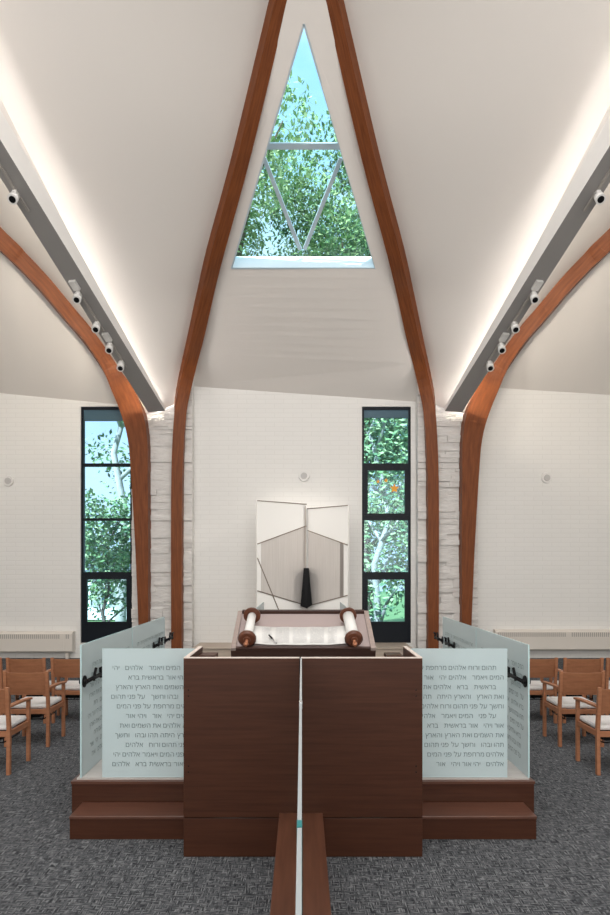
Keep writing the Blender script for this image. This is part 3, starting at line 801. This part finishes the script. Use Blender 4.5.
door(A0, V((ALx, AY, 0)), 3.455, [((257.3, 544), (306, 526)), ((257.3, 558), (279, 611)), ((257.3, 590.8), (306.3, 605.5))],
     [([(261, 543.2), (305.2, 527), (305.2, 604.6), (261, 591.3)], ARKM)], None, 1)
door(A0+V((.012, 0, 0)), V((ARx, AY, 0)), 3.355, [((307.8, 530.5), (347.8, 545)), ((307.8, 606), (347.8, 595.3))],
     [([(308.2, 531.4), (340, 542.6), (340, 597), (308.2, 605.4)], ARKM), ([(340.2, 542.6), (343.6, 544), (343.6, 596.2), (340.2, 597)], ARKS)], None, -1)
bm = new(); prism(bm, [A0+V((0, .05, ZA)), V((ALx+.01, AY+.05, ZA)), V((ALx+.05, WY-.01, ZA)), V((ARx-.05, WY-.01, ZA)), V((ARx-.01, AY+.05, ZA))], (0, 0, 3.33-ZA)); part('cabinet', bm, ARKW, t_)
bm = new()
for zz0, zz1, w0, w1, yy in ((EYE-(607-570)/F*13.1, EYE+(570-568)/F*13.1, .125, .055, 13.1),):
    cxk = (306.3-302)*13.1/F
    A_ = [V((cxk-w0, yy, zz0+.02)), V((cxk+.01, yy-.03, zz0-.03)), V((cxk+w0, yy, zz0+.04)), V((cxk+w1, yy+.0, zz1)), V((cxk-w1, yy, zz1))]
    prism(bm, A_, (0, .25, 0))
part('handle', bm, BLACK, t_)
bm = new(); bx(bm, A0.x-.035, A0.x-.02, A0.y-.06, A0.y-.015, EYE, 3.4); part('centre_strip', bm, BRONZE, t_)

# ================================================================== CHAIRS
def make_chair(label):
    r = thing('wooden_armchair', label, 'chair', (0, 0, 0), 0, 'wooden armchairs in rows')
    w, dp = .255, .46      # half width, depth; back at y=0, faces +y
    for s in (-1, 1):
        x = s*(w-.018)
        bm = new(); prism(bm, [V((x-.018, -.02, 0)), V((x-.018, .022, 0)), V((x-.018, .030, .45)), V((x-.018, -.015, .86)), V((x-.018, -.050, .86)), V((x-.018, -.012, .45))], (.036, 0, 0))
        obj('rear_leg', bm, CHAIRW, r, .005)
        bm = new(); bx(bm, x-.018, x+.018, dp-.04, dp, 0, .635); obj('front_leg', bm, CHAIRW, r, .005)
        bm = new(); prism(bm, [V((x-.026, 0, .655)), V((x-.026, .25, .65)), V((x-.026, dp+.03, .635)), V((x-.026, dp+.03, .658)), V((x-.026, .25, .675)), V((x-.026, 0, .68))], (.052, 0, 0))
        obj('armrest', bm, CHAIRW, r, .006)
        bm = new(); bx(bm, x-.012, x+.012, .03, dp-.04, .37, .425); obj('side_rail', bm, CHAIRW, r, .003)
    bm = new(); bx(bm, -w+.036, w-.036, dp-.034, dp-.01, .37, .425); obj('front_rail', bm, CHAIRW, r, .003)
    bm = new(); bx(bm, -w+.036, w-.036, -.005, .02, .37, .425); obj('rear_rail', bm, CHAIRW, r, .003)
    # curved back panel
    bm = new(); G = []; n = 10
    for i in range(n+1):
        f = i/n; x = (-w+.034)+(2*w-.068)*f; cv = -.035*(1-(2*f-1)**2)
        G.append([bm.verts.new((x, y+cv, z)) for y, z in ((-.005, .60), (.013, .60), (-.022, .845), (-.04, .845))])
    for a_, b_ in zip(G, G[1:]):
        for k in range(4): bm.faces.new((a_[k], a_[(k+1) % 4], b_[(k+1) % 4], b_[k])).smooth = False
    bm.faces.new(G[0]); bm.faces.new(G[-1][::-1]); obj('backrest', bm, CHAIRD, r, .003)
    # upholstered seat pad
    bm = new(); bx(bm, -w+.03, w-.03, .02, dp-.005, .428, .478); so_ = obj('seat', bm, FABRIC, r, .02)
    # wire rack below the seat
    bm = new()
    for x in (-.16, 0, .16): cyl(bm, (x, .06, .30), (x, dp-.06, .30), .006, n=6)
    for y in (.06, dp-.06):
        cyl(bm, (-.16, y, .30), (.16, y, .30), .006, n=6)
        for x in (-.16, .16): cyl(bm, (x, y, .30), (x, y, .375), .006, n=6)
    bx(bm, -.13, .10, .10, dp-.10, .308, .345)
    obj('book_rack', bm, BLACK, r)
    return r
SPOTS = [(3.125, 5.95, 'wooden armchair cut by the right photo edge, nearest the camera on that side'),
         (3.155, 6.90, 'wooden armchair in the middle row right of the platform, cream seat in view'),
         (3.07, 7.96, 'wooden armchair of the back right row half hidden by the glass screen'),
         (3.66, 7.96, 'wooden armchair of the back right row, second from the glass screen'),
         (4.215, 7.96, 'wooden armchair of the back right row at the photo edge'),
         (-3.10, 5.95, 'wooden armchair cut by the left photo edge, nearest the camera on that side'),
         (-3.11, 6.90, 'wooden armchair in the middle row left of the platform, cream seat in view'),
         (-3.01, 7.96, 'wooden armchair of the back left row half hidden by the glass screen'),
         (-3.59, 7.96, 'wooden armchair of the back left row, second from the glass screen'),
         (-4.16, 7.96, 'wooden armchair of the back left row at the photo edge')]
ch0 = make_chair(SPOTS[0][2])
for i, (x, y, lab) in enumerate(SPOTS):
    c = ch0 if i == 0 else copy_tree(ch0)
    c.location = (x, y, .0005); c['label'] = lab; c.rotation_euler = (0, 0, random.uniform(-.015, .015))

# ================================================================== OUTSIDE
def tree(name, loc, h, trunk_h, crown, nleaf, leaf, m, bark, label, r0=.3, seed=1, branches=7):
    rnd = random.Random(seed); t_ = thing(name, label, 'tree', loc, 0, 'trees outside the windows')
    bm = new(); pts = [V((0, 0, 0))]; n = 7; top = h*.82
    for i in range(1, n+1): pts.append(V((rnd.uniform(-.25, .25)*i*.3, rnd.uniform(-.25, .25)*i*.3, top*i/n)))
    rings = []
    for i, p in enumerate(pts):
        rr = r0*(1-i/n*.85); rings.append([bm.verts.new(p+V((math.cos(k*.6283)*rr, math.sin(k*.6283)*rr, 0))) for k in range(10)])
    for R_, S_ in zip(rings, rings[1:]):
        for k in range(10): bm.faces.new((R_[k], R_[(k+1) % 10], S_[(k+1) % 10], S_[k])).smooth = True
    bm.faces.new(rings[0]); bm.faces.new(rings[-1])
    ends = [pts[-1]]
    for k in range(branches):
        f = trunk_h/h*.7+(.9-trunk_h/h*.7)*k/branches; i = min(n-1, int(f*n/.82*.82)); p = pts[i].lerp(pts[i+1], .5)
        an = k*2.4+rnd.uniform(-.4, .4); L_ = crown[0]*rnd.uniform(.6, .95)
        q = p+V((math.cos(an)*L_*.5, math.sin(an)*L_*.5, L_*.45)); e_ = q+V((math.cos(an+.3)*L_*.45, math.sin(an+.3)*L_*.45, L_*.35))
        cyl(bm, p, q, r0*.42, r0*.26, 7); cyl(bm, q, e_, r0*.26, r0*.07, 7); ends += [q, e_]
    obj('trunk', bm, bark, t_)
    bm = new(); cz = (h+trunk_h)/2; rz = (h-trunk_h)/2
    blobs = []
    for k in range(26):
        while True:
            v_ = V((rnd.uniform(-1, 1), rnd.uniform(-1, 1), rnd.uniform(-1, 1)))
            if .25 < v_.length < 1: break
        blobs.append((V((v_.x*crown[0]*.8, v_.y*crown[0]*.8, cz+v_.z*rz*.85)), crown[0]*rnd.uniform(.25, .42)))
    for e_ in ends: blobs.append((e_, crown[0]*.3))
    for k in range(nleaf):
        c, r = rnd.choice(blobs)
        v_ = V((rnd.gauss(0, 1), rnd.gauss(0, 1), rnd.gauss(0, .8))); v_ = v_.normalized()*r*rnd.uniform(.35, 1.05)**.6
        p = c+v_; a_ = V((rnd.gauss(0, 1), rnd.gauss(0, 1), rnd.gauss(0, .6))).normalized(); b_ = a_.orthogonal().normalized()
        s_ = leaf*rnd.uniform(.6, 1.3)
        f = bm.faces.new([bm.verts.new(p+a_*s_), bm.verts.new(p+b_*s_*.5), bm.verts.new(p-a_*s_), bm.verts.new(p-b_*s_*.5)])
        f.material_index = rnd.randrange(len(m))
    obj('foliage', bm, m, t_, recalc=False)
    return t_
Z0 = -2.2
tree('broadleaf_tree', (-3.0, 27, Z0), 27.6, 7, (4.8,), 36000, .125, LEAVES[1:], BARKD, 'tall leafy tree filling the left half of the skylight', .35, 3, 12)
tree('broadleaf_tree', (3.2, 30, Z0), 29.2, 7, (4.8,), 36000, .125, LEAVES, BARKD, 'tall leafy tree filling the right half of the skylight', .35, 8, 12)
tree('pale_tree', (-8.05, 27, Z0), 20, 13.5, (3.2,), 4000, .13, LEAVES, BARK, 'pale trunk standing in the upper left window pane', .27, 5)
tree('small_tree', (-7.0, 22, Z0), 7.6, 3.4, (2.1,), 5200, .10, LEAVES, BARKD, 'small green tree across the middle panes of the left window', .10, 6)
tree('pale_tree', (2.65, 20.5, Z0), 12.5, 2.2, (2.2,), 2600, .11, LEAVES, BARK, 'white branched tree close behind the window right of the ark', .17, 9, 12)
tree('small_tree', (5.4, 27, Z0), 12.5, 1.8, (3.4,), 9000, .14, LEAVES, BARKD, 'bushy green tree further back behind the window right of the ark', .16, 12)
# pale house beyond the lawn, low in the left window
hx0, hx1, hy = -19.5, -12.5, 52
t_ = thing('house', 'pale house with dark windows far beyond the left window', 'house', ((hx0+hx1)/2, hy+3, Z0))
bm = new(); bx(bm, hx0, hx1, hy, hy+6, Z0+.01, 1.2); part('walls', bm, SIDING, t_)
bm = new(); prism(bm, [V((hx0-.4, hy-.5, 1.2)), V((hx0-.4, hy+3, 3.6)), V((hx0-.4, hy+6.5, 1.2))], (hx1-hx0+.8, 0, 0)); part('roof', bm, SLATE, t_)
for k in range(4):
    xx = hx0+.8+k*1.65
    bm = new(); bx(bm, xx, xx+.8, hy-.05, hy+.02, -1.0, .5); part('house_window', bm, BLIND, t_)
bm = new()
bx(bm, hx0+.2, hx1-.2, hy-1.6, hy-.02, -2.1, -1.75)
for k in range(5): bx(bm, hx0+.3+k*1.55, hx0+.45+k*1.55, hy-1.6, hy-1.45, -1.75, .7)
bx(bm, hx0+.1, hx1-.1, hy-1.7, hy-.02, .7, .95)
part('porch', bm, SIDING, t_)
